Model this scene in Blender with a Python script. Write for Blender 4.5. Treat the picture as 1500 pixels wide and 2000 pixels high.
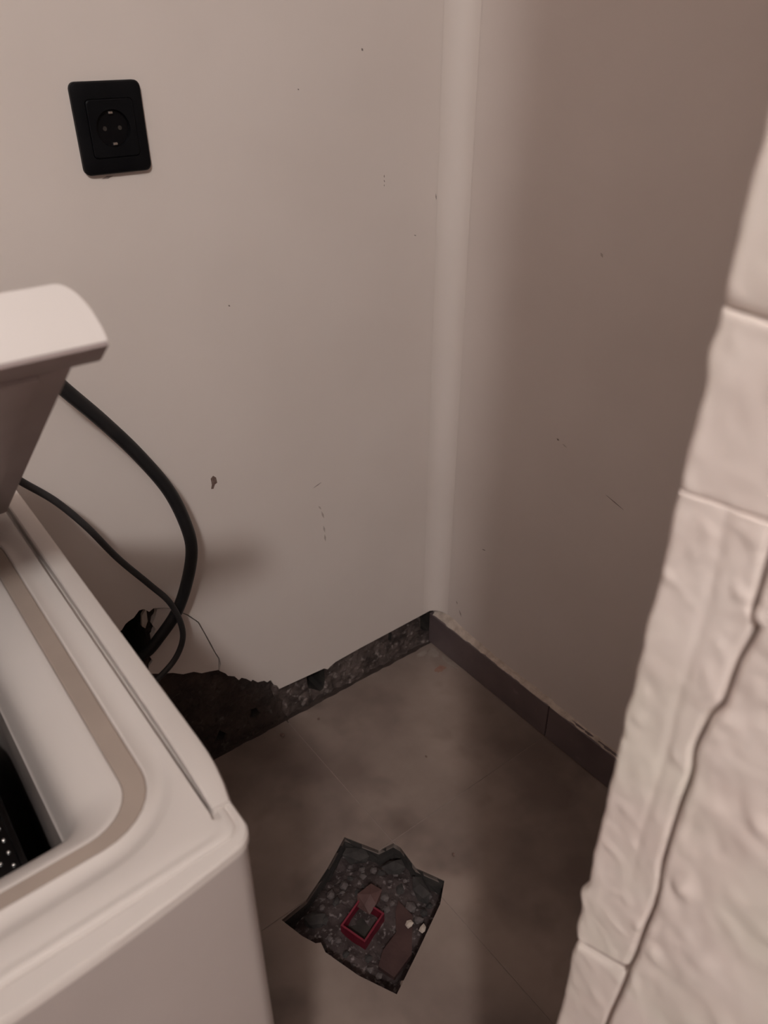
import bpy, bmesh, math, random
from mathutils import Vector, Matrix, noise
from mathutils.geometry import delaunay_2d_cdt

scene = bpy.context.scene
for o in list(bpy.data.objects):
    bpy.data.objects.remove(o)
COL = scene.collection

# ------------------------------------------------------------------ camera
# room corner at the origin: wall_back is y = 0, wall_right is x = 0, floor z = 0
cam_d = bpy.data.cameras.new('camera')
cam = bpy.data.objects.new('camera', cam_d)
COL.objects.link(cam)
pitch, head = math.radians(32.2), math.radians(37.6)
cam.location = (-0.971, -1.0606, 1.27)
cam.rotation_euler = (math.radians(90) - pitch, 0, -head)
cam_d.sensor_fit = 'VERTICAL'
cam_d.sensor_height = 24.0
cam_d.lens = 24.0 * 1530.0 / 2000.0
cam_d.clip_start = 0.02
cam_d.dof.use_dof = True
cam_d.dof.focus_distance = 1.15
cam_d.dof.aperture_fstop = 5.0
scene.camera = cam

# ------------------------------------------------------------------ world, lamp, exposure
world = bpy.data.worlds.new('world')
scene.world = world
world.use_nodes = True
world.node_tree.nodes['Background'].inputs[0].default_value = (0.30, 0.27, 0.26, 1)
world.node_tree.nodes['Background'].inputs[1].default_value = 0.05

lamp_d = bpy.data.lights.new('ceiling_bulb', 'POINT')
lamp_d.energy = 120.0
lamp_d.color = (1.0, 0.97, 0.945)
lamp_d.shadow_soft_size = 0.09
lamp = bpy.data.objects.new('ceiling_bulb', lamp_d)
lamp.location = (-1.83, -2.22, 2.77)
COL.objects.link(lamp)

scene.view_settings.view_transform = 'Standard'
scene.view_settings.look = 'None'
scene.view_settings.exposure = 0.0
scene.view_settings.gamma = 1.0
scene.view_settings.use_curve_mapping = False

# ------------------------------------------------------------------ materials
def mat(name, c1, c2=None, rough=0.6, scale=8.0, detail=4.0, lo=0.35, hi=0.65, bump=0.0,
        bscale=60.0, metal=0.0, spec=0.5, c3=None, s3=40.0, lo3=0.6, hi3=0.68):
    m = bpy.data.materials.new(name)
    m.use_nodes = True
    nt = m.node_tree
    b = nt.nodes['Principled BSDF']
    b.inputs['Roughness'].default_value = rough
    b.inputs['Metallic'].default_value = metal
    b.inputs['Specular IOR Level'].default_value = spec
    b.inputs['Base Color'].default_value = (*c1, 1)
    tc = nt.nodes.new('ShaderNodeTexCoord')
    col = None
    if c2:
        n = nt.nodes.new('ShaderNodeTexNoise')
        n.inputs['Scale'].default_value = scale
        n.inputs['Detail'].default_value = detail
        nt.links.new(tc.outputs['Object'], n.inputs['Vector'])
        r = nt.nodes.new('ShaderNodeValToRGB')
        r.color_ramp.elements[0].position = lo
        r.color_ramp.elements[0].color = (*c1, 1)
        r.color_ramp.elements[1].position = hi
        r.color_ramp.elements[1].color = (*c2, 1)
        nt.links.new(n.outputs['Fac'], r.inputs['Fac'])
        col = r.outputs['Color']
    if c3:
        n = nt.nodes.new('ShaderNodeTexNoise')
        n.inputs['Scale'].default_value = s3
        n.inputs['Detail'].default_value = 3
        nt.links.new(tc.outputs['Object'], n.inputs['Vector'])
        r = nt.nodes.new('ShaderNodeMapRange')
        r.inputs['From Min'].default_value = lo3
        r.inputs['From Max'].default_value = hi3
        nt.links.new(n.outputs['Fac'], r.inputs['Value'])
        mx = nt.nodes.new('ShaderNodeMix')
        mx.data_type = 'RGBA'
        nt.links.new(r.outputs['Result'], mx.inputs['Factor'])
        if col:
            nt.links.new(col, mx.inputs['A'])
        else:
            mx.inputs['A'].default_value = (*c1, 1)
        mx.inputs['B'].default_value = (*c3, 1)
        col = mx.outputs['Result']
    if col:
        nt.links.new(col, b.inputs['Base Color'])
    if bump:
        n = nt.nodes.new('ShaderNodeTexNoise')
        n.inputs['Scale'].default_value = bscale
        n.inputs['Detail'].default_value = 3
        nt.links.new(tc.outputs['Object'], n.inputs['Vector'])
        bp = nt.nodes.new('ShaderNodeBump')
        bp.inputs['Strength'].default_value = bump
        bp.inputs['Distance'].default_value = 0.002
        nt.links.new(n.outputs['Fac'], bp.inputs['Height'])
        nt.links.new(bp.outputs['Normal'], b.inputs['Normal'])
    return m

M = dict(
    wall=mat('wall_paint', (.70, .62, .575), (.75, .67, .625), .62, 3.0, 5, bump=.12, bscale=55, spec=.35),
    wall_far=mat('wall_paint_dimmed', (.24, .21, .20), (.28, .245, .235), .7, 3.0),  # unseen walls, darkened to cut the bounced light
    wall_back=mat('wall_paint_back', (.73, .65, .60), (.77, .69, .64), .6, 3.5, 6, bump=.10, bscale=70, spec=.35),
    plaster=mat('raw_plaster', (.50, .42, .36), (.62, .54, .47), .9, 30, 4, bump=.5, bscale=150),
    masonry=mat('raw_masonry', (.038, .026, .023), (.135, .10, .09), .95, 34, 7, .38, .70, bump=.9, bscale=160, c3=(.42, .35, .325), s3=60, lo3=.57, hi3=.78),
    masonry_dark=mat('damp_masonry', (.030, .020, .017), (.065, .044, .037), .95, 22, 6, .35, .7, bump=.9, bscale=140, c3=(.11, .09, .085), s3=55, lo3=.62, hi3=.78),
    cavity=mat('cavity_dark', (.02, .016, .014), (.05, .04, .034), .95, 30),
    tile=mat('floor_tile', (.165, .122, .103), (.37, .29, .25), .45, 3.2, 7, .36, .66, bump=.08, bscale=40, c3=(.14, .102, .085), s3=7, lo3=.54, hi3=.75),
    grout=mat('grout', (.31, .25, .22), (.25, .20, .175), .9, 60),
    skirting=mat('skirting_glaze', (.125, .092, .094), (.175, .132, .132), .4, 9, 5, c3=(.24, .19, .18), s3=24, lo3=.66, hi3=.80),
    mortar=mat('mortar', (.46, .375, .315), (.66, .565, .49), .95, 50, 5, bump=.6, bscale=200),
    smear=mat('mortar_smear', (.27, .215, .185), (.36, .295, .255), .9, 40, 5, bump=.4, bscale=120),
    ceiling=mat('ceiling_paint', (.52, .47, .445), (.56, .51, .485), .8, 3),
    white=mat('white_enamel_shaded', (.39, .34, .318), (.42, .367, .345), .38, 6, 3, spec=.45),  # white enamel darkened to stand in for a person's shadow on the cabinet
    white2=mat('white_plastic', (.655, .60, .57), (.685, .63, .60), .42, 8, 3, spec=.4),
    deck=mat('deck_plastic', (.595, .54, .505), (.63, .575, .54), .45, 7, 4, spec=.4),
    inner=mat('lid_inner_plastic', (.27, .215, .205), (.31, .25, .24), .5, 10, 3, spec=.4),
    seal=mat('seal_rubber', (.34, .275, .235), (.37, .30, .255), .55, 20, 3, spec=.3),
    tub=mat('tub_grey', (.10, .085, .078), (.14, .12, .11), .5, 20),
    steel=mat('drum_steel_darkened', (.05, .05, .052), (.08, .08, .082), .25, 15, metal=1.0),  # steel darkened to paint in the dark room it reflects
    dimple=mat('dimple_steel', (.95, .93, .9), None, .18, metal=1.0),
    black=mat('socket_black', (.004, .004, .005), (.006, .006, .007), .5, 25, spec=.12),
    black2=mat('socket_well_black', (.004, .004, .005), None, .3, spec=.2),
    brass=mat('contact_metal', (.75, .72, .68), None, .3, metal=1.0),
    hose=mat('hose_rubber', (.012, .012, .013), (.020, .019, .020), .45, 30, spec=.4),
    cable=mat('cable_rubber', (.032, .030, .031), (.045, .042, .043), .5, 30, spec=.4),
    paint=mat('brick_paint', (.80, .695, .645), (.86, .77, .72), .36, 16, 5, bump=.28, bscale=50, spec=.5, c3=(.79, .73, .655), s3=9, lo3=.46, hi3=.66),
    joint=mat('joint_paint', (.50, .42, .38), (.58, .50, .455), .6, 30),
    mark=mat('scuff_grey', (.20, .155, .14), (.33, .27, .245), .8, 200),
    faint=mat('scuff_faint', (.46, .385, .345), (.52, .44, .395), .8, 90),
    chip=mat('chip_brown', (.14, .085, .07), (.22, .15, .125), .9, 200),
    redstain=mat('red_stain', (.30, .15, .115), (.33, .20, .155), .6, 60),
    pit=mat('pit_side', (.030, .025, .023), (.06, .05, .046), .95, 40, 5, bump=.8, bscale=150),
    earth=mat('pit_earth', (.032, .020, .019), (.075, .053, .051), .95, 35, 6, bump=.9, bscale=180, c3=(.23, .19, .185), s3=120, lo3=.57, hi3=.72),
    brick=mat('red_slab', (.050, .022, .020), (.075, .036, .032), .8, 25, 5, bump=.4, bscale=120),
    red=mat('red_plastic', (.15, .004, .018), (.19, .007, .025), .35, 20),
    cap=mat('brown_cap', (.085, .040, .036), (.12, .06, .054), .7, 40),
    rubble=mat('rubble', (.085, .066, .064), (.155, .128, .124), .95, 40, 5, bump=.6, bscale=200),
    rubble_dark=mat('rubble_dark', (.035, .03, .029), (.065, .056, .053), .95, 40, 5, bump=.6, bscale=200),
)

# ------------------------------------------------------------------ helpers
def link(name, me, m, parent=None, smooth=False):
    o = bpy.data.objects.new(name, me)
    COL.objects.link(o)
    if m is not None:
        me.materials.append(m)
    if smooth:
        for p in me.polygons:
            p.use_smooth = True
    if parent is not None:
        o.parent = parent
    return o

def pyobj(name, verts, faces, m, parent=None, smooth=False, fix=True):
    me = bpy.data.meshes.new(name)
    me.from_pydata([tuple(v) for v in verts], [], faces)
    if fix:
        bm = bmesh.new(); bm.from_mesh(me)
        bmesh.ops.recalc_face_normals(bm, faces=bm.faces)
        bm.to_mesh(me); bm.free()
    me.update()
    return link(name, me, m, parent, smooth)

def autosmooth(o, ang=40):
    me = o.data
    for p in me.polygons:
        p.use_smooth = True
    bm = bmesh.new(); bm.from_mesh(me)
    for e in bm.edges:
        if len(e.link_faces) == 2 and e.calc_face_angle(0) > math.radians(ang):
            e.smooth = False
    bm.to_mesh(me); bm.free()

def box(name, lo, hi, m, parent=None, bev=0.0, seg=2):
    bm = bmesh.new()
    bmesh.ops.create_cube(bm, size=1)
    for v in bm.verts:
        v.co = Vector([(lo[i] + hi[i]) / 2 + v.co[i] * (hi[i] - lo[i]) for i in range(3)])
    if bev:
        bmesh.ops.bevel(bm, geom=list(bm.edges), offset=bev, segments=seg, affect='EDGES', profile=.5)
    me = bpy.data.meshes.new(name); bm.to_mesh(me); bm.free()
    o = link(name, me, m, parent)
    if bev:
        autosmooth(o, 35)
    return o

def empty(name, loc=(0, 0, 0)):
    o = bpy.data.objects.new(name, None)
    o.location = loc
    COL.objects.link(o)
    return o

def tag(o, label=None, cat=None, group=None, kind=None):
    if label: o['label'] = label
    if cat: o['category'] = cat
    if group: o['group'] = group
    if kind: o['kind'] = kind
    return o

def inpoly(p, poly):
    x, y = p; r = False
    n = len(poly)
    for i in range(n):
        x1, y1 = poly[i]; x2, y2 = poly[i - 1]
        if (y1 > y) != (y2 > y) and x < (x2 - x1) * (y - y1) / (y2 - y1) + x1:
            r = not r
    return r

def slab(name, outer, holes, to3, t0, t1, m, parent=None, extra=(), disp=None, back=True, smooth=False):
    """plate with outline and holes; to3(a, b, t) places it; disp(a, b) shifts the front face"""
    vs = []; es = []
    for poly in [outer] + list(holes):
        s = len(vs); n = len(poly)
        vs += [Vector(p) for p in poly]
        es += [(s + i, s + (i + 1) % n) for i in range(n)]
    vs += [Vector(p) for p in extra]
    ov, oe, of, *_ = delaunay_2d_cdt(vs, es, [], 0, 1e-6)
    keep = []
    for f in of:
        c = (sum(ov[i].x for i in f) / len(f), sum(ov[i].y for i in f) / len(f))
        if inpoly(c, outer) and not any(inpoly(c, h) for h in holes):
            keep.append(tuple(f))
    n = len(ov)
    front = [to3(v.x, v.y, t0 + (disp(v.x, v.y) if disp else 0)) for v in ov]
    faces = list(keep); verts = front
    cnt = {}
    for f in keep:
        for i in range(len(f)):
            e = (f[i], f[(i + 1) % len(f)])
            cnt[tuple(sorted(e))] = cnt.get(tuple(sorted(e)), 0) + 1
    if back:
        verts = front + [to3(v.x, v.y, t1) for v in ov]
        faces += [tuple(n + i for i in reversed(f)) for f in keep]
        for f in keep:
            for i in range(len(f)):
                a, b = f[i], f[(i + 1) % len(f)]
                if cnt[tuple(sorted((a, b)))] == 1:
                    faces.append((b, a, a + n, b + n))
    used = sorted({i for f in faces for i in f})
    mp = {u: k for k, u in enumerate(used)}
    o = pyobj(name, [verts[u] for u in used], [tuple(mp[i] for i in f) for f in faces], m, parent, smooth)
    return o

def tube(name, pts, rad, m, parent=None, sides=14, sub=8):
    P = [Vector(p) for p in pts]
    path = []
    for i in range(len(P) - 1):
        p0 = P[max(i - 1, 0)]; p1 = P[i]; p2 = P[i + 1]; p3 = P[min(i + 2, len(P) - 1)]
        for k in range(sub):
            t = k / sub
            path.append(.5 * ((2 * p1) + (p2 - p0) * t + (2 * p0 - 5 * p1 + 4 * p2 - p3) * t * t
                              + (3 * p1 - p0 - 3 * p2 + p3) * t ** 3))
    path.append(P[-1])
    V = []; Fc = []
    up = Vector((0, 1, 0)); prev = None
    for i, p in enumerate(path):
        t = (path[min(i + 1, len(path) - 1)] - path[max(i - 1, 0)]).normalized()
        if prev is None:
            a = t.cross(up).normalized()
        else:
            a = (prev - t * prev.dot(t)).normalized()
        prev = a
        b = t.cross(a)
        for k in range(sides):
            an = 2 * math.pi * k / sides
            V.append(p + (a * math.cos(an) + b * math.sin(an)) * rad)
    for i in range(len(path) - 1):
        for k in range(sides):
            k2 = (k + 1) % sides
            Fc.append((i * sides + k, i * sides + k2, (i + 1) * sides + k2, (i + 1) * sides + k))
    Fc.append(tuple(range(sides))[::-1])
    Fc.append(tuple((len(path) - 1) * sides + k for k in range(sides)))
    o = pyobj(name, V, Fc, m, parent)
    autosmooth(o, 50)
    return o

def nz(x, y, z=0.0, s=1.0):
    return noise.noise(Vector((x * s, y * s, z)))

def rock(name, c, size, m, seed, parent=None, flat=.6):
    rnd = random.Random(seed)
    bm = bmesh.new()
    bmesh.ops.create_icosphere(bm, subdivisions=1, radius=1)
    for v in bm.verts:
        k = .72 + .5 * rnd.random()
        v.co = Vector((v.co.x * k * size[0], v.co.y * k * size[1], v.co.z * k * size[2]))
    bmesh.ops.rotate(bm, verts=bm.verts, cent=(0, 0, 0), matrix=Matrix.Rotation(rnd.random() * 6, 3, 'Z'))
    me = bpy.data.meshes.new(name); bm.to_mesh(me); bm.free()
    o = link(name, me, m, parent)
    o.location = c
    return o

# ------------------------------------------------------------------ the floor: tiles with the broken pit
PIT = [(-.4805, -.3051), (-.4471, -.3651), (-.4177, -.3695), (-.4125, -.3840), (-.4163, -.4321), (-.3922, -.4813),
       (-.4255, -.5087), (-.5060, -.5470), (-.5745, -.5779), (-.6047, -.5191), (-.6170, -.4830), (-.6254, -.4579), (-.6225, -.4400),
       (-.6300, -.4360), (-.6410, -.4123), (-.6536, -.3690), (-.6022, -.3645), (-.5396, -.3372)]
floor = slab('floor', [(-3.2, -3.8), (0, -3.8), (0, -.004), (-3.2, -.004)], [PIT],
             lambda a, b, t: (a, b, t), -.0007, -.012, M['grout'])
tag(floor, 'brown stone-look floor tiles with a broken pit', kind='structure')
XJ = [0.0, -.416, -.832, -1.248, -1.664, -2.08, -2.496, -3.2]
YJ = [0.0, -.365, -.781, -1.197, -1.613, -2.029, -2.445, -2.861, -3.277, -3.8]
g = .0008
for i in range(len(XJ) - 1):
    for j in range(len(YJ) - 1):
        x1, x0 = XJ[i] - (g if i else 0), XJ[i + 1] + g
        y1, y0 = YJ[j] - (g if j else 0), YJ[j + 1] + g
        if i == 0: x1 = -.0005
        rect = []
        def edge(ax, ay, bx, by, n):
            for k in range(n):
                t = k / n
                x = ax + (bx - ax) * t; y = ay + (by - ay) * t
                if j == 0 and by == ay == y1:
                    y += .003 - .005 * abs(nz(x, 3.3, 0, 26)) - .003 * abs(nz(x, 1.3, 0, 90))
                rect.append((x, y))
        edge(x0, y0, x1, y0, 1); edge(x1, y0, x1, y1, 1)
        edge(x1, y1, x0, y1, 48 if (j == 0 and i < 2) else 1); edge(x0, y1, x0, y0, 1)
        near = (x0 < -.38 and x1 > -.67 and y0 < -.29 and y1 > -.6)
        t = slab('floor_tile', rect, [PIT] if near else [], lambda a, b, t: (a, b, t), 0.0, -.009, M['tile'], floor)

# pit: sides, earth bottom, red slab
pb = []
n = len(PIT)
bm = bmesh.new()
rows = []
PITC = Vector((-.53, -.44))
for k in range(7):
    row = []
    for i in range(n):
        a = Vector(PIT[i]); b = Vector(PIT[(i + 1) % n])
        for q in range(4):
            p = a.lerp(b, q / 4)
            d = (p - PITC).normalized()
            off = (.004 * k / 6 + .004 * nz(p.x, p.y, k * .7, 60)) if k else 0
            row.append(bm.verts.new((p.x + d.x * off, p.y + d.y * off, -.0025 - .062 * k / 6)))
    rows.append(row)
for k in range(6):
    for i in range(len(rows[0])):
        i2 = (i + 1) % len(rows[0])
        bm.faces.new((rows[k][i], rows[k][i2], rows[k + 1][i2], rows[k + 1][i]))
me = bpy.data.meshes.new('pit_side'); bm.to_mesh(me); bm.free()
link('pit_side', me, M['pit'], floor)
def pitdisp(a, b):
    base = -.052 + .010 * nz(a, b, .2, 22) + .006 * nz(a, b, 1.2, 70)
    # heap of broken mortar towards the washing machine and the back edge
    h = math.exp(-(((a + .565) / .05) ** 2 + ((b + .385) / .045) ** 2)) * .022
    h += math.exp(-(((a + .47) / .05) ** 2 + ((b + .395) / .04) ** 2)) * .016
    return base + h
grow = [tuple(Vector(p) + (Vector(p) - PITC).normalized() * .008) for p in PIT]
ex = []
rnd = random.Random(3)
for ix in range(48):
    for iy in range(50):
        p = (-.67 + ix * .006 + rnd.uniform(-.002, .002), -.60 + iy * .006 + rnd.uniform(-.002, .002))
        if inpoly(p, grow):
            ex.append(p)
slab('pit_earth', grow, [], lambda a, b, t: (a, b, t), 0.0, -.09, M['earth'], floor, ex, pitdisp, back=True)

# ------------------------------------------------------------------ back wall: plaster coat with the broken lower edge
crack = [(-.5485, .222), (-.5435, .236), (-.5450, .253), (-.5510, .270), (-.5555, .290), (-.5630, .318), (-.5725, .354),
         (-.5900, .380), (-.6120, .404)]
holetop = [(-.6260, .414), (-.6390, .420), (-.6480, .4235), (-.6560, .420), (-.6640, .430), (-.6720, .4310), (-.6830, .421), (-.6930, .418), (-.6990, .4150),
           (-.7070, .406), (-.7160, .4060), (-.7280, .396), (-.7400, .388), (-.7560, .362), (-.7700, .350), (-.7900, .300), (-.7960, .220), (-.8000, .100), (-.80, 0)]
jag = [(-.003, .104), (-.030, .103), (-.110, .1010), (-.225, .0985), (-.286, .0950), (-.300, .0900), (-.307, .0860), (-.316, .0935),
       (-.360, .0965), (-.427, .1005), (-.4305, .112), (-.4385, .120), (-.4440, .136), (-.4520, .1345), (-.4590, .143), (-.4730, .147), (-.4830, .160), (-.4870, .158),
       (-.4960, .170), (-.5060, .179), (-.5120, .176), (-.5200, .191), (-.5330, .200), (-.5375, .209)]
outer = [(0, 3.0), (0, .104)] + jag + crack + holetop + [(-3.2, 0), (-3.2, 3.0)]
wall_back = slab('wall_back', outer, [], lambda a, b, t: (a, t, b), 0.0, .014, M['wall_back'])
tag(wall_back, 'off-white plastered back wall with a broken lower edge', kind='structure')

# sunken broken flake of plaster beside the hole
flake = [(-.5500, .224), (-.5465, .250), (-.5530, .272), (-.5580, .291), (-.5650, .319), (-.5745, .353), (-.5920, .379), (-.6130, .402),
         (-.6270, .411), (-.6400, .414), (-.6460, .398), (-.6530, .386), (-.6490, .372), (-.6570, .360), (-.6600, .342), (-.6570, .330), (-.6680, .318), (-.6640, .305), (-.6720, .296), (-.6740, .279),
         (-.6540, .268), (-.6340, .260), (-.6160, .247), (-.5960, .243), (-.5820, .232), (-.5680, .229)]
def flake3(a, b, t):
    # tipped into the wall: the lower left sinks, the crack side stays nearly flush
    d = max(0, (-.556 - .25 * (b - .25) - a)) * .10
    return (a, .0015 + d + t, b)
fl = slab('plaster_flake', flake, [], flake3, 0.0, .012, M['wall_back'], wall_back)
tag(fl, 'loose tipped piece of plaster')
# small sliver of broken plaster standing in the hole
slab('plaster_flake', [(-.6570, .421), (-.6660, .410), (-.6690, .385), (-.6640, .378), (-.6580, .392)], [],
     lambda a, b, t: (a, .010 + t + (.42 - b) * .1, b), 0, .006, M['plaster'], wall_back)

# raw masonry behind, with dark pockets
pockets = [
    ([(-.785, .296), (-.700, .283), (-.682, .300), (-.668, .330), (-.664, .372), (-.655, .400), (-.655, .425), (-.70, .412), (-.765, .350)], .16),
    ([(-.351, .090), (-.347, .040), (-.335, .030), (-.318, .013), (-.309, .016), (-.304, .040), (-.305, .096), (-.330, .100)], .06),
    ([(-.034, .108), (-.031, .043), (-.020, .030), (-.004, .022), (-.002, .108)], .06),
    ([(-.492, .045), (-.478, .032), (-.468, .042), (-.474, .062), (-.486, .064)], .03),
    ([(-.575, .030), (-.555, .022), (-.548, .036), (-.560, .052)], .03),
    ([(-.128, .060), (-.121, .052), (-.117, .070), (-.121, .085), (-.127, .080)], .02),
]
ex = []
rnd = random.Random(8)
for ix in range(150):
    for iz in range(80):
        p = (-.003 - ix * .006 + rnd.uniform(-.002, .002), -.008 + iz * .006 + rnd.uniform(-.002, .002))
        if iz * .006 < .14 or p[0] < -.42:
            ex.append(p)
PV = {(round(p[0], 4), round(p[1], 4)) for poly, _ in pockets for p in poly}
def mdisp(a, b):
    if (round(a, 4), round(b, 4)) in PV:
        return 0.0
    d = .004 * nz(a, b, 0, 30) + .004 * nz(a, b, 4, 80) + .003 * nz(a, b, 9, 160)
    if b < .055:   # mortar bed creeping out towards the tiles
        d -= .010 * (1 - b / .055) * (.6 + .6 * nz(a, b, 2, 20))
    if a < -.43:
        d -= .002
    return max(-.013, d)
SPL = [(-.405, -.012), (-.418, .020), (-.412, .045), (-.432, .070), (-.440, .100), (-.430, .125), (-.430, .46)]
mas = slab('masonry', [(0, -.012), (0, .46)] + SPL[::-1], [p for p, _ in pockets],
           lambda a, b, t: (a, t, b), .0185, .03, M['masonry'], wall_back, ex, mdisp, back=False)
mas2 = slab('masonry', SPL + [(-.92, .46), (-.92, -.012)], [p for p, _ in pockets],
            lambda a, b, t: (a, t, b), .0185, .03, M['masonry_dark'], wall_back, ex, mdisp, back=False)
for poly, dep in pockets:
    m_ = len(poly)
    V = []
    for k, t in enumerate((.008, .02, .018 + dep)):
        for p in poly:
            V.append((p[0], t, p[1]))
    Fc = []
    for k in range(2):
        for i in range(m_):
            i2 = (i + 1) % m_
            Fc.append((k * m_ + i, k * m_ + i2, (k + 1) * m_ + i2, (k + 1) * m_ + i))
    Fc.append(tuple(2 * m_ + i for i in range(m_)))
    V = [(v[0], .0185 if k < m_ else (.021 if k < 2 * m_ else v[1]), v[2]) for k, v in enumerate(V)]
    pyobj('wall_pocket', V, Fc, M['cavity'], wall_back)

box('mortar_bed', (-.92, -.006, -.0100), (-.0005, .030, -.0003), M['masonry_dark'], wall_back)
# rounded plaster cove in the corner
R = .040
V = []; Fc = []
for k in range(9):
    a = math.pi / 2 * k / 8
    V.append((-R + R * math.sin(a) - .0004, -R + R * math.cos(a) - .0004, .108)); V.append((-R + R * math.sin(a) - .0004, -R + R * math.cos(a) - .0004, 3.0))
for k in range(8):
    Fc.append((2 * k, 2 * k + 1, 2 * k + 3, 2 * k + 2))
cv = pyobj('corner_cove', V, Fc, M['wall_back'], wall_back)
for p in cv.data.polygons: p.use_smooth = len(p.vertices) == 4

# scuffs and chips on the back wall
def decal(name, poly, m, parent, to3, th=.0005):
    return slab(name, poly, [], to3, -th, .0, m, parent)
toB = lambda a, b, t: (a, t, b)
toR = lambda a, b, t: (t, a, b)
decal('paint_chip', [(-.514, .630), (-.509, .634), (-.5045, .629), (-.5035, .619), (-.508, .617), (-.5115, .610), (-.5155, .611), (-.5135, .618)], M['chip'], wall_back, toB)
def streak(parent, to3, a, b, w, m):
    a, b = Vector(a), Vector(b); d = (b - a).normalized(); n_ = Vector((-d.y, d.x)) * w / 2
    mid = a.lerp(b, .5)
    decal('scuff_mark', [tuple(a), tuple(mid - n_), tuple(b), tuple(mid + n_)], m, parent, to3)
for a, b, w, m in [((-.317, .542), (-.300, .5475), .0012, 'mark'), ((-.309, .500), (-.303, .4900), .0030, 'faint'), ((-.303, .486), (-.298, .468), .0042, 'faint'),
                   ((-.300, .452), (-.2975, .436), .0040, 'faint'), ((-.2985, .432), (-.297, .415), .0042, 'faint'),
                   ((-.154, 1.060), (-.154, 1.056), .0018, 'mark'), ((-.1545, 1.0525), (-.153, 1.049), .0016, 'mark'), ((-.154, 1.046), (-.154, 1.043), .0012, 'mark'),
                   ((-.0440, 1.020), (-.0423, 1.010), .0016, 'mark'), ((-.1955, 1.2340), (-.1925, 1.2305), .0034, 'mark'),
                   ((-.090, .9590), (-.085, .9570), .0016, 'mark'), ((-.3070, 1.1870), (-.3050, 1.1850), .0020, 'mark'), ((-.449, .9070), (-.446, .9040), .0024, 'mark'),
                   ((-.605, 1.0985), (-.590, 1.1005), .0030, 'mark'), ((-.5635, 1.2955), (-.5605, 1.2915), .0035, 'mark')]:
    streak(wall_back, toB, a, b, w, M[m])

# ------------------------------------------------------------------ right wall with its skirting
wall_right = slab('wall_right', [(0.03, .0), (-3.8, .0), (-3.8, 3.0), (0.03, 3.0)], [], toR, 0.0, .05, M['wall'])
tag(wall_right, 'off-white plastered right wall above dark skirting', kind='structure')
for a, b, w, m in [((-.403, .602), (-.440, .592), .0016, 'mark'), ((-.286, .660), (-.292, .658), .0035, 'mark'), ((-.132, .343), (-.142, .345), .0020, 'mark'),
                   ((-.077, .146), (-.085, .132), .0026, 'mark'), ((-.322, .979), (-.327, .973), .0040, 'faint'), ((-.066, .165), (-.070, .158), .0020, 'mark'), ((-.300, .655), (-.310, .652), .0025, 'faint')]:
    streak(wall_right, toR, a, b, w, M[m])
bb = empty('baseboard_right', (0, 0, 0))
tag(bb, 'dark glazed skirting tiles along the right wall', kind='structure')
yy = [.010, -.365, -.781, -1.197, -1.613, -2.029, -2.445, -3.8]
for i in range(len(yy) - 1):
    box('skirting_tile', (-.0125, yy[i + 1] + .001, .001), (-.0005, yy[i] - .001, .088), M['skirting'], bb, .0015, 1)
# uneven mortar on top of the skirting
V = []; Fc = []
N = 150
for k in range(N + 1):
    y = -.002 - .9 * k / N
    wdt = .0120 - .0022 * abs(nz(y, 0, 0, 18)) * 2 - .003 * max(0, nz(y, 0, 5, 60))
    h = (.0985 if y > -.19 else .0955) + .004 * nz(y, 0, 3, 14) + .0025 * nz(y, 0, 7, 70) + (.010 * math.exp(-((y + .05) / .06) ** 2))
    if y < -.365: h -= .004
    V += [(0, y, .0875), (-wdt, y, .0875), (-wdt + .0004, y, .0888 + .0008 * nz(y, 0, 1, 90)), (-.003, y, h - .004), (0, y, h)]
for k in range(N):
    for q in range(4):
        Fc.append((5 * k + q, 5 * k + q + 1, 5 * k + 6 + q, 5 * k + 5 + q))
Fc.append((0, 1, 2, 3, 4)); Fc.append(tuple(5 * N + q for q in (4, 3, 2, 1, 0)))
pyobj('mortar_edge', V, Fc, M['mortar'], bb)
# mortar smears left on the tiles in the corner and a red stain
toF = lambda a, b, t: (a, b, t)
def blob(cx, cy, rx, ry, seed, nseg=18):
    rnd = random.Random(seed)
    return [(cx + rx * math.cos(2 * math.pi * k / nseg) * rnd.uniform(.7, 1.15), cy + ry * math.sin(2 * math.pi * k / nseg) * rnd.uniform(.7, 1.15)) for k in range(nseg)]
for args, m in [((-.030, -.030, .014, .020, 1), 'mortar'), ((-.021, -.078, .007, .030, 2), 'mortar'), ((-.052, -.016, .018, .008, 5), 'mortar')]:
    slab('mortar_smear', blob(*args), [], toF, .0009, -.0003, M['smear'], floor)
slab('red_stain', blob(-.052, -.080, .015, .010, 4), [], toF, .0004, -.0003, M['redstain'], floor)

# ------------------------------------------------------------------ rest of the room
o = box('wall_left', (-3.25, -3.8, 0), (-3.2, 0.0, 3.0), M['wall_far']); tag(o, 'plain left wall, darkened to cut bounced light', kind='structure')
o = box('wall_front', (-3.2, -3.85, 0), (0, -3.8, 3.0), M['wall_far']); tag(o, 'plain front wall, darkened to cut bounced light', kind='structure')
o = box('ceiling', (-3.25, -3.85, 3.0), (.05, .03, 3.05), M['ceiling']); tag(o, 'plain white ceiling', kind='structure')

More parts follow.
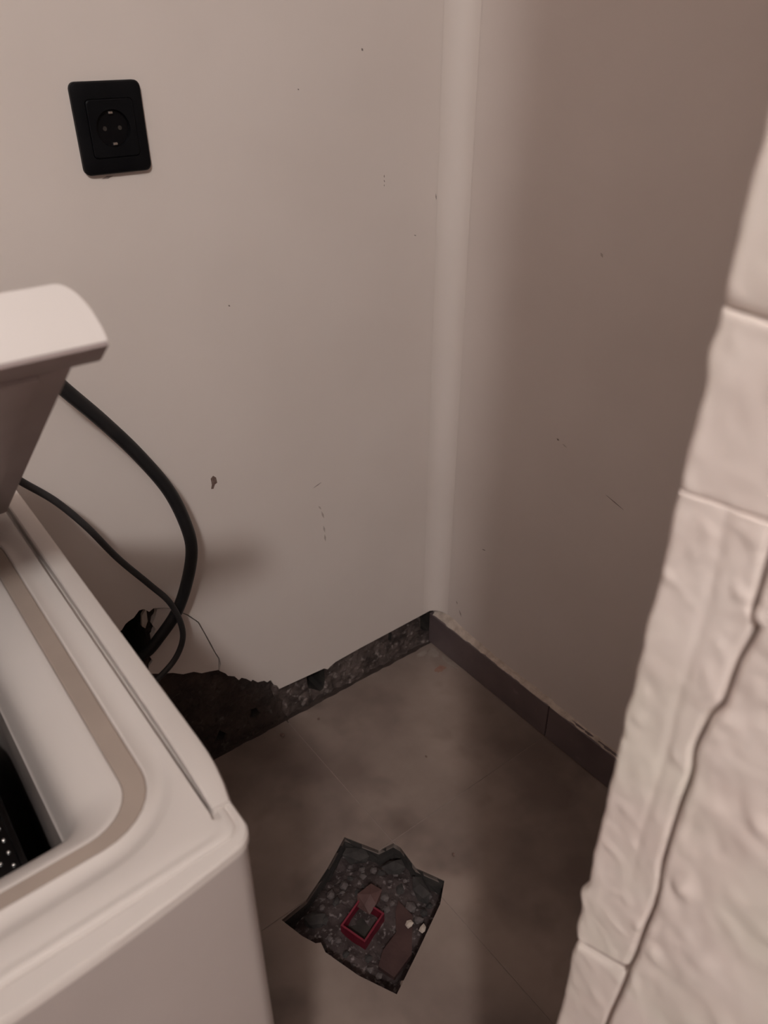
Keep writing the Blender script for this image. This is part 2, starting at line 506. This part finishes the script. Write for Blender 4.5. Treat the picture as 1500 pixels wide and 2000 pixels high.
# ------------------------------------------------------------------ painted brick jamb close to the camera
XJF = -.709
jamb = box('wall_jamb', (XJF + .006, -1.30, 0), (-.0005, -.9205, 3.0), M['joint'])
tag(jamb, 'thickly painted brick jamb close by on the right', kind='structure')
def eY(z):    # far arris of the jamb, slightly wavy
    w = -.9150 + .0011 * nz(z, 0, 0, 22) + .0009 * nz(z, 3, 0, 70)
    w += .0030 * math.exp(-((z - .826) / .006) ** 2) + .0012 * math.exp(-((z - 1.166) / .006) ** 2) - .0018 * math.exp(-((z - .780) / .010) ** 2)
    return w
CR = [(1.40, -.9580), (1.1037, -.9564), (1.0724, -.9572), (1.0670, -.9606), (1.0424, -.9575), (1.0212, -.9570), (1.0082, -.9530), (.9871, -.9513), (.9677, -.9532),
      (.9406, -.9524), (.9043, -.9530), (.8766, -.9556), (.8240, -.9537), (.7948, -.9524), (.7294, -.9496), (.0, -.9500)]
def cY(z):
    for (z1, y1), (z0, y0) in zip(CR, CR[1:]):
        if z0 <= z <= z1:
            t = (z - z0) / (z1 - z0); t = t * t * (3 - 2 * t)
            return y0 + (y1 - y0) * t
    return -.955
def patch(name, yl, yr, zb, zt, nu, nv, m, rnd_l=.0045, rnd_r=.003, rnd_v=.004, amp=1.0, seed=0.0, lift=0.0, ledge=False):
    """a swollen, lumpy block of paint over brick: yl far edge, yr near edge (functions of z), zb/zt functions of y"""
    V = []; Fc = []
    for j in range(nv + 1):
        for i in range(nu + 1):
            u = i / nu; v = j / nv
            u = .5 - .5 * math.cos(math.pi * u) if True else u
            v = .5 - .5 * math.cos(math.pi * v)
            zm = zb(-.94) + (zt(-.94) - zb(-.94)) * v
            y = yl(zm) + (yr(zm) - yl(zm)) * u
            z = zb(y) + (zt(y) - zb(y)) * v
            y = yl(z) + (yr(z) - yl(z)) * u
            dl = abs(y - yl(z)); dr = abs(yr(z) - y); dv = min(z - zb(y), zt(y) - z)
            def fall(d, r):
                d = min(d / r, 1); return 1 - math.sqrt(max(0, 1 - (1 - d) ** 2))
            dep = rnd_l * fall(dl, rnd_l) + rnd_r * fall(dr, rnd_r) + rnd_v * fall(max(dv, 0), rnd_v * 1.6)
            lum = amp * (.0014 * nz(y, z, seed, 20) + .0007 * nz(y, z, seed + 4, 60) + .0005 * nz(y, z, seed + 8, 150))
            # drips and ridges of paint
            rd = nz(y * .9 + z * .25, z * 1.1 - y * .5, seed + 2, 75)
            lum += amp * .0030 * max(0, rd - .30) + amp * .0012 * max(0, nz(y, z, seed + 6, 110) - .25)
            if ledge:
                lum -= .0007 * math.exp(-((y + .9395 - .005 * nz(z, 0, 5, 12)) / .0022) ** 2) * max(0, min(1, (z - .86) / .03))
            V.append((XJF - lift - lum + min(dep, .008), y, z))
    W = nu + 1
    for j in range(nv):
        for i in range(nu):
            Fc.append((j * W + i, j * W + i + 1, (j + 1) * W + i + 1, (j + 1) * W + i))
    # close it: back sheet of rim vertices pushed into the wall
    rim = [i for i in range(W)] + [j * W + nu for j in range(1, nv + 1)] + [nv * W + i for i in range(nu - 1, -1, -1)] + [j * W for j in range(nv - 1, 0, -1)]
    s = len(V)
    for r in rim:
        V.append((XJF + .0115, V[r][1], V[r][2]))
    for k in range(len(rim)):
        k2 = (k + 1) % len(rim)
        Fc.append((rim[k], rim[k2], s + k2, s + k))
    o = pyobj(name, V, Fc, m, jamb, smooth=True)
    return o
c = lambda v: (lambda *_: v)
lin = lambda z0, z1: (lambda y: z0 + (z1 - z0) * (-.916 - y) / .04)
FAR = c(-1.30)
# bricks of the arris from the top down: courses at 1.183, 1.108 and .79
patch('brick', eY, FAR, c(1.262), c(1.345), 60, 14, M['paint'], seed=1)
patch('brick', eY, FAR, lin(1.1835, 1.1820), c(1.2615), 90, 26, M['paint'], seed=2, amp=.7)
patch('brick', eY, FAR, lin(1.1075, 1.1120), lin(1.1825, 1.1810), 110, 36, M['paint'], seed=3, amp=.9, rnd_v=.0010, lift=-.0008)
patch('brick', eY, cY, lin(.7830, .8040), lin(1.1068, 1.1112), 40, 170, M['paint'], seed=5, amp=.7, rnd_v=.0008, ledge=True)
patch('brick', eY, cY, c(.62), lin(.7715, .7925), 26, 60, M['paint'], seed=6, amp=.8, lift=-.003)
patch('brick', eY, cY, c(.0), c(.615), 10, 40, M['paint'], seed=7)
rc = patch('render_coat', lambda z: cY(z) - .0022, FAR, c(.0), lambda y: 1.1095 + .02 * (-.955 - y), 110, 330, M['paint'], rnd_l=.004, seed=9, amp=1.25, lift=.0012)
tag(rc, 'lumpy painted render')
patch('brick', eY, FAR, c(1.3455), c(2.999), 8, 40, M['paint'], seed=11)

# ------------------------------------------------------------------ socket
sx, sz = -.583, 1.1555
sock = empty('wall_socket', (sx, 0, sz))
tag(sock, 'black square wall socket on the back wall', 'socket')
def rrect(w, h, r, seg=6):
    P = []
    for cx, cz, a0 in ((w / 2 - r, h / 2 - r, 0), (-w / 2 + r, h / 2 - r, 90), (-w / 2 + r, -h / 2 + r, 180), (w / 2 - r, -h / 2 + r, 270)):
        for k in range(seg + 1):
            a = math.radians(a0 + 90 * k / seg)
            P.append((cx + r * math.cos(a), cz + r * math.sin(a)))
    return P
def rings(name, loops, m, parent, cap0=False, cap1=True, ang=30):
    """loops: list of [(x, y, z)...] of equal length"""
    V = [p for L in loops for p in L]; n = len(loops[0]); Fc = []
    for k in range(len(loops) - 1):
        for i in range(n):
            i2 = (i + 1) % n
            Fc.append((k * n + i, k * n + i2, (k + 1) * n + i2, (k + 1) * n + i))
    if cap0: Fc.append(tuple(range(n)))
    if cap1: Fc.append(tuple((len(loops) - 1) * n + i for i in range(n)))
    o = pyobj(name, V, Fc, m, parent)
    autosmooth(o, ang)
    return o
def loop(P, y): return [(p[0], y, p[1]) for p in P]
circ = lambda r, n=28: [(r * math.cos(2 * math.pi * (k + .5) / n), r * math.sin(2 * math.pi * (k + .5) / n)) for k in range(n)]
SW, SH = .0870, .1030
fr = rings('frame', [loop(rrect(SW, SH, .008), -.0002), loop(rrect(SW, SH, .008), -.006), loop(rrect(SW - .003, SH - .003, .008), -.0085), loop(rrect(SW - .010, SH - .010, .007), -.0095),
                     loop(rrect(.060, .066, .005), -.0095), loop(rrect(.060, .066, .005), -.006)], M['black'], sock, True, True)
ins = rings('insert', [loop(rrect(.0585, .0645, .005), -.0055), loop(rrect(.0585, .0645, .005), -.0105), loop(rrect(.0565, .0625, .005), -.0115),
                       loop([(p[0], p[1]) for p in circ(.0215)], -.0115), loop(circ(.0212), -.0105), loop(circ(.0205), -.0062)], M['black'], sock, True, True, 25)
wl = rings('well', [loop(circ(.0203), -.0062), loop(circ(.0203), -.0066)], M['black2'], sock, True, True)
for s in (-1, 1):
    rings('pin_hole', [[(s * .0095 + x, -.0068, z) for x, z in circ(.0026, 14)], [(s * .0095 + x, -.0070, z) for x, z in circ(.0026, 14)]], M['cavity'], wl)
for s in (-1, 1):
    box('earth_clip', (-.0028, -.0098, s * .0175 - .0016), (.0028, -.0064, s * .0175 + .0016), M['brass'], wl, .0006, 1)

# ------------------------------------------------------------------ washing machine
WX0, WX1, WY0, WY1, WZ = -1.262, -.850, -.7740, -.165, .85
wm = empty('washing_machine', ((WX0 + WX1) / 2, (WY0 + WY1) / 2, 0))
wo = Vector(wm.location)
tag(wm, 'white top-loading washing machine with its lid half open', 'washing machine')
xc = (WX0 + WX1) / 2
def rr3(x0, x1, y0, y1, r, z, bow=.0, seg=8, mid=40):
    """rounded rectangle loop, front side (y0) bowed forward"""
    P = []
    corners = ((x1 - r, y1 - r, 0), (x0 + r, y1 - r, 90), (x0 + r, y0 + r, 180), (x1 - r, y0 + r, 270))
    for ci, (cx, cy, a0) in enumerate(corners):
        for k in range(seg + 1):
            a = math.radians(a0 + 90 * k / seg)
            P.append((cx + r * math.cos(a), cy + r * math.sin(a)))
        nx = corners[(ci + 1) % 4]
        a1 = math.radians(a0 + 90)
        sx_, sy_ = cx + r * math.cos(a1), cy + r * math.sin(a1)
        ex_, ey_ = nx[0] + r * math.cos(math.radians(nx[2])), nx[1] + r * math.sin(math.radians(nx[2]))
        for k in range(1, mid):
            t = k / mid
            P.append((sx_ + (ex_ - sx_) * t, sy_ + (ey_ - sy_) * t))
    out = []
    for x, y in P:
        if bow:
            u = (x - xc) / ((x1 - x0) / 2)
            wgt = max(0, min(1, (-.55 - y) / .12))
            y = y - bow * max(0, 1 - u * u) * wgt
        out.append((x - wo.x, y - wo.y, z - wo.z))
    return out
BOW = .0165
# cabinet
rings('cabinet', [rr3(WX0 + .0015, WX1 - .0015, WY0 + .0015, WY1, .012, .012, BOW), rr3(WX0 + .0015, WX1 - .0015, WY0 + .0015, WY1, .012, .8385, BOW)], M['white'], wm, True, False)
for px in (WX0 + .05, WX1 - .05):
    for py in (WY0 + .05, WY1 - .05):
        rings('foot', [[(px - wo.x + x, py - wo.y + y, z) for x, y in circ(.018, 16)] for z in (.0005, .014)], M['tub'], wm, True, True)
# deck: stepped outer lip, flat, shallow channel, seat for the seal
def dk(off, r, z, bow=BOW, front=None):
    return rr3(WX0 + off, WX1 - off, WY0 + (front if front is not None else off), WY1 + min(off, .02), r, z, bow)
def dkg(off, r, z, g_, front):
    return [(x, y, z_ - g_ * max(0, min(1, (y + wo.y + .752) / .010)) * (1 if abs(x) > .16 else 0)) for x, y, z_ in dk(off, r, z, .0055, front)]
OX0, OX1, OY0, OY1 = -1.227, -.8855, -.728, -.325    # outer edge of the seal
def op(d, r, z, bow=.003):
    return rr3(OX0 + d, OX1 - d, OY0 + d * .78, OY1 - d * .8, r, z, bow)
rings('deck', [dk(0.0010, .012, .8380), dk(0, .0125, .8388), dk(0, .0125, .8455), dk(.0012, .0120, .8475), dk(.0042, .0105, .8480, .0060, .0050), dk(.0052, .0100, .8466, .0055, .0058), dk(.0060, .0095, .8466, .0055, .0066),
               dk(.0070, .0090, .8485, .0055, .0074), dk(.0090, .0085, .8494, .0055, .0090),
               dkg(.0110, .010, .8496, 0, .0115), dkg(.0116, .011, .8494, .0065, .0122), dkg(.0146, .012, .8494, .0065, .0148), dkg(.0160, .0125, .8498, 0, .0165),
               op(-.0195, .060, .8502, .009), op(-.0165, .058, .8495, .008), op(-.0125, .055, .8476, .007), op(-.0085, .050, .8470, .005), op(-.0045, .046, .8480, .004), op(-.0012, .0435, .8492),
               op(0, .042, .8487), op(.0004, .042, .8470), op(.0006, .042, .8440)], M['deck'], wm, False, False, 32)
rings('seal', [op(.0002, .042, .8440), op(.0004, .042, .8472), op(.0016, .041, .8480), op(.0140, .0325, .8478), op(.0152, .0320, .8468), op(.0154, .0315, .8440)], M['seal'], wm, False, False, 32)
bs = rings('basin', [op(.0154, .0315, .8440), op(.0156, .0315, .8462), op(.0175, .030, .8466), op(.0210, .029, .8456), op(.0280, .026, .8428), op(.0350, .024, .8388), op(.0410, .022, .8335), op(.0455, .022, .826),
                     op(.0482, .022, .816), op(.0495, .024, .802), op(.0500, .026, .785), op(.0505, .030, .735), op(.0515, .032, .727), op(.0525, .032, .7242)], M['deck'], wm, False, False, 60)
rings('tub', [op(.0524, .032, .7243), op(.0560, .030, .716), op(.0570, .030, .60), op(.0560, .030, .45), op(.0570, .030, .25)], M['tub'], wm, False, True, 50)
# drum: horizontal steel cylinder
DR, DY, DZ = .228, -.500, .470
dx0, dx1 = -1.140, -.9640
def dcirc(x, r, n=72):
    return [(x - wo.x, DY - wo.y + r * math.cos(2 * math.pi * k / n), DZ + r * math.sin(2 * math.pi * k / n)) for k in range(n)]
dr = rings('drum', [dcirc(dx0, DR - .02), dcirc(dx0, DR - .003), dcirc(dx0 + .003, DR), dcirc(dx1 - .006, DR), dcirc(dx1 - .0045, DR + .002), dcirc(dx1 - .001, DR + .002), dcirc(dx1, DR), dcirc(dx1, DR - .02)],
           M['steel'], wm, True, True)
# pressed dimples of the drum
bm = bmesh.new()
cnt = 0
for i in range(20):
    for j in range(30):
        x = dx1 - .010 - i * .0082
        an = math.radians(132 - j * 3.0 + (1.5 if i % 2 else 0))
        mtx = Matrix.Translation((x - wo.x, DY - wo.y + (DR + .0002) * math.cos(an), DZ + (DR + .0002) * math.sin(an)))
        bmesh.ops.create_icosphere(bm, subdivisions=1, radius=.0021, matrix=mtx)
me = bpy.data.meshes.new('dimples'); bm.to_mesh(me); bm.free()
dm = link('dimples', me, M['dimple'], dr, True)
dm['kind'] = 'stuff'

# side strip on the right edge of the deck, ending in a rounded step before the front corner
def strip(xo, xi, name='side_strip'):
    V = []; Fc = []
    ys = [-.170 - (.575) * k / 40 for k in range(41)]
    sgn = 1 if xo > xi else -1
    for y in ys:
        e = max(0, (-y - .690) / .055)
        a = xo - sgn * .0065 * e ** 2.2
        b = xi - sgn * .0010 * max(0, (-y - .60) / .145) ** 2 * 2
        h = .8545 - .0028 * e ** 2
        sec = [(b, .846), (b, h - .0012), (b + sgn * .0012, h), (a - sgn * .0045, h), (a - sgn * .0015, h - .0012), (a, h - .0050), (a, .8400)]
        V += [(x - wo.x, y - wo.y, z) for x, z in sec]
    n_ = 7
    for k in range(len(ys) - 1):
        for q in range(n_ - 1):
            Fc.append((n_ * k + q, n_ * k + q + 1, n_ * k + n_ + q + 1, n_ * k + n_ + q))
    Fc.append(tuple(range(n_))); Fc.append(tuple((len(ys) - 1) * n_ + q for q in range(n_)))
    o = pyobj(name, V, Fc, M['deck'], wm)
    autosmooth(o, 30)
strip(-.8440, -.8615)
strip(-1.268, -1.2505)
# control panel behind the lid
box('control_panel', (WX0 + .006 - wo.x, -.285 - wo.y, .846), (WX1 - .014 - wo.x, WY1 + .004 - wo.y, .880), M['white2'], wm, .010, 3)

# lid: hinged at the back of the opening, leaning forward
LH = Vector((xc, -.3050, .8555))
lang = math.radians(36.8)
def lp(x, s, n_):
    """x across, s along the lid from the hinge, n_ up through its thickness"""
    d = Vector((0, -math.cos(lang), math.sin(lang))); nn = Vector((0, math.sin(lang), math.cos(lang)))
    p = LH + d * s + nn * n_ - wo
    return (x - wo.x, p.y, p.z)
PX0, PX1 = -1.247, -.8655
GX0, GX1 = -1.262, -.8500
def lsec(s, x0, x1, n0, n1, rx, rn, seg=9):
    P = [(x1, n0)]
    for k in range(seg + 1):
        a = math.radians(90 * k / seg); P.append((x1 - rx + rx * math.cos(a), n1 - rn + rn * math.sin(a)))
    for k in range(seg + 1):
        a = math.radians(90 + 90 * k / seg); P.append((x0 + rx + rx * math.cos(a), n1 - rn + rn * math.sin(a)))
    P.append((x0, n0))
    return [lp(x, s, n_) for x, n_ in P]
LL = .4640
lid = rings('lid', [lsec(.004, PX0, PX1, .002, .024, .010, .010), lsec(.03, PX0, PX1, .0, .027, .012, .012), lsec(LL - .020, PX0, PX1, .0, .029, .014, .014)], M['white2'], wm, True, True, 32)
def gsec(s, dx, n0, n1):
    return lsec(s, GX0 + dx, GX1 - dx, n0, n1, .0150, n1 - n0 - .001)
grip = rings('grip', [gsec(LL - .024, .004, .003, .026), gsec(LL - .022, .0005, .0, .0325), gsec(LL - .004, .0, .0, .0340), gsec(LL, .0, .0, .0330)], M['white2'], lid, True, True, 32)
def lbox(name, x0, x1, s0, s1, n0, n1, m, parent, b=.004):
    P = []
    for n_, k in ((n1, 0), (n0 + b * .5, 0), (n0, b)):
        P.append([lp(x0 + k, s0 + k, n_), lp(x1 - k, s0 + k, n_), lp(x1 - k, s1 - k, n_), lp(x0 + k, s1 - k, n_)])
    return rings(name, P, m, parent, False, True, 60)
# inner side of the lid: dark sheet painting the shade under the grip, inner panel and shallow ribs
lbox('grip_shade_sheet', GX0 + .0002, GX1 - .0002, LL - .0225, LL - .0004, -.0030, .0004, M['inner'], grip, .0016)
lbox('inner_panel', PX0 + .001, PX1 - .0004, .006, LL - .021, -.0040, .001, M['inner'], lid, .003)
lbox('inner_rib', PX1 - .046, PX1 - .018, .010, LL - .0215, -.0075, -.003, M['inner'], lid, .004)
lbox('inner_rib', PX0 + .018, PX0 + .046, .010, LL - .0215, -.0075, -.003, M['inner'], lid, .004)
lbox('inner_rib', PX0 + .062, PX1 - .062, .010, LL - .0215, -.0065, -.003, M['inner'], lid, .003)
for hx in (PX0 + .03, PX1 - .07):
    rings('hinge', [[(hx + t - wo.x, LH.y - wo.y + .006 + .006 * math.cos(2 * math.pi * k / 16), .8525 + .006 * math.sin(2 * math.pi * k / 16)) for k in range(16)] for t in (0, .04)], M['white2'], lid, True, True)

# ------------------------------------------------------------------ hose and cable
hs = tube('drain_hose', [(-.955, -.115, .62), (-.955, -.115, .80), (-.930, -.110, .94), (-.865, -.100, .995), (-.805, -.095, .972), (-.761, -.09, .924), (-.731, -.085, .876), (-.690, -.080, .816), (-.649, -.075, .749), (-.612, -.070, .674),
                         (-.592, -.065, .599), (-.589, -.060, .547), (-.602, -.050, .485), (-.623, -.040, .430), (-.651, -.025, .384), (-.676, .0, .339), (-.697, .05, .300)],
          .0098, M['hose'], None)
tag(hs, 'thick black drain hose curving down into the wall hole', 'hose')
cb = tube('power_cable', [(-.900, -.160, .70), (-.885, -.115, .800), (-.855, -.103, .815), (-.830, -.100, .800), (-.808, -.095, .770), (-.774, -.090, .726), (-.742, -.085, .670), (-.708, -.075, .597), (-.669, -.070, .528), (-.641, -.065, .476),
                          (-.627, -.060, .423), (-.627, -.055, .380), (-.646, -.050, .341), (-.687, -.060, .325), (-.730, -.080, .330), (-.770, -.100, .36)],
          .0050, M['cable'], None, 12)
tag(cb, 'thin dark cable crossing in front of the thick hose', 'cable')

# ------------------------------------------------------------------ things in the floor pit
# red plastic box, open on top, tilted
def obox(name, cx, cy, w, l, z0, z1, th, rot, m, parent=None, loc=None):
    bm_ = []
    o_ = [(-w / 2, -l / 2), (w / 2, -l / 2), (w / 2, l / 2), (-w / 2, l / 2)]
    i_ = [(-w / 2 + th, -l / 2 + th), (w / 2 - th, -l / 2 + th), (w / 2 - th, l / 2 - th), (-w / 2 + th, l / 2 - th)]
    L = [[(x, y, z0) for x, y in o_], [(x, y, z1) for x, y in o_], [(x, y, z1) for x, y in i_], [(x, y, z0 + th) for x, y in i_]]
    return rings(name, L, m, parent, True, True, 30)
rb = obox('red_plastic_box', 0, 0, .058, .050, 0, .030, .0032, 0, M['red'])
rb.location = (-.538, -.4390, -.050)
rb.rotation_euler = (math.radians(2), math.radians(-3), math.radians(18.6))
tag(rb, 'small open red plastic box in the floor pit', 'box')
ib = box('box_dark_sheet', (-.0255, -.0215, .0034), (.0255, .0215, .0050), M['cavity'], rb)  # dark sheet laid over the red bottom to darken the interior
bcap = rock('broken_lump', (-.5060, -.4180, -.020), (.029, .022, .012), M['cap'], 21)
tag(bcap, 'reddish brown mortar lump beside the red box', 'rubble')
rs = slab('red_slab', [(.046, .048), (.049, .012), (.006, -.038), (-.040, -.050), (-.050, -.020), (-.028, -.004), (.008, .006), (.030, .036)], [], toF, .010, .0, M['brick'])
rs.location = (-.5090, -.4900, -.050)
tag(rs, 'flat dark red slab lying in the floor pit', 'slab')
def hgt(x, y): return pitdisp(x, y)
rnd = random.Random(17)
cnt = 0
spots = []
while cnt < 60:
    x = rnd.uniform(-.64, -.41); y = rnd.uniform(-.56, -.31)
    if not inpoly((x, y), [tuple(Vector(p) + (PITC - Vector(p)).normalized() * .012) for p in PIT]): continue
    if abs(x + .538) < .046 and abs(y + .439) < .046: continue
    if -.56 < x < -.455 and -.565 < y < -.445: continue
    if any((x - a) ** 2 + (y - b) ** 2 < .014 ** 2 for a, b in spots): continue
    spots.append((x, y))
    s = rnd.uniform(.004, .0105)
    pale = rnd.random() < .55
    o = rock('mortar_crumb', (x, y, hgt(x, y) + s * .35), (s, s * rnd.uniform(.7, 1.1), s * .7), M['rubble'] if pale else M['rubble_dark'], 100 + cnt)
    if pale:
        tag(o, 'pale crumb of broken mortar at the bottom of the floor pit', 'rubble', 'pale mortar crumbs in the floor pit')
    else:
        tag(o, 'dark crumb of broken concrete at the bottom of the floor pit', 'rubble', 'dark concrete crumbs in the floor pit')
    cnt += 1
    if len(spots) > 44: break
# two pale chips on the right ledge of the pit
for k, (x, y, s, zz) in enumerate([(-.4760, -.4890, .0095, -.022), (-.4640, -.5100, .008, -.020), (-.5420, -.5530, .006, -.036)]):
    o = rock('plaster_chip', (x, y, zz - .012), (s, s * .8, s * .6), M['mortar'], 300 + k)
    tag(o, ['pale plaster chip on the red slab near the pit edge', 'pale plaster chip wedged against the right pit edge', 'small pale chip near the front corner of the pit'][k], 'rubble')
# broken grey concrete at the back of the pit under the tile edge
for k, (x, y, z, s) in enumerate([(-.475, -.335, -.026, (.030, .014, .016)), (-.435, -.395, -.026, (.014, .022, .016)), (-.425, -.455, -.028, (.014, .030, .018)), (-.600, -.385, -.034, (.020, .014, .014))]):
    o = rock('concrete_lump', (x, y, z), s, M['rubble_dark'], 400 + k)
    tag(o, ['dark concrete lump under the back corner of the pit', 'dark concrete lump beneath the notch in the pit edge', 'long dark concrete lump along the right pit edge', 'dark concrete lump in the left corner of the pit'][k], 'rubble')

# crumbs lying on the tiles
for k, (x, y, s, lb) in enumerate([(-.360, -.038, .0040, 'dark crumb on the floor near the broken skirting strip'), (-.347, -.454, .0042, 'dark crumb on the tile right of the floor pit'),
                                   (-.243, -.255, .0030, 'tiny dark crumb in the middle of the corner tile'), (-.446, -.030, .0065, 'larger dark crumb by the raw masonry strip')]):
    o = rock('crumb', (x, y, s * .45), (s, s * .7, s * .6), M['chip'], 500 + k)
    tag(o, lb, 'crumb')
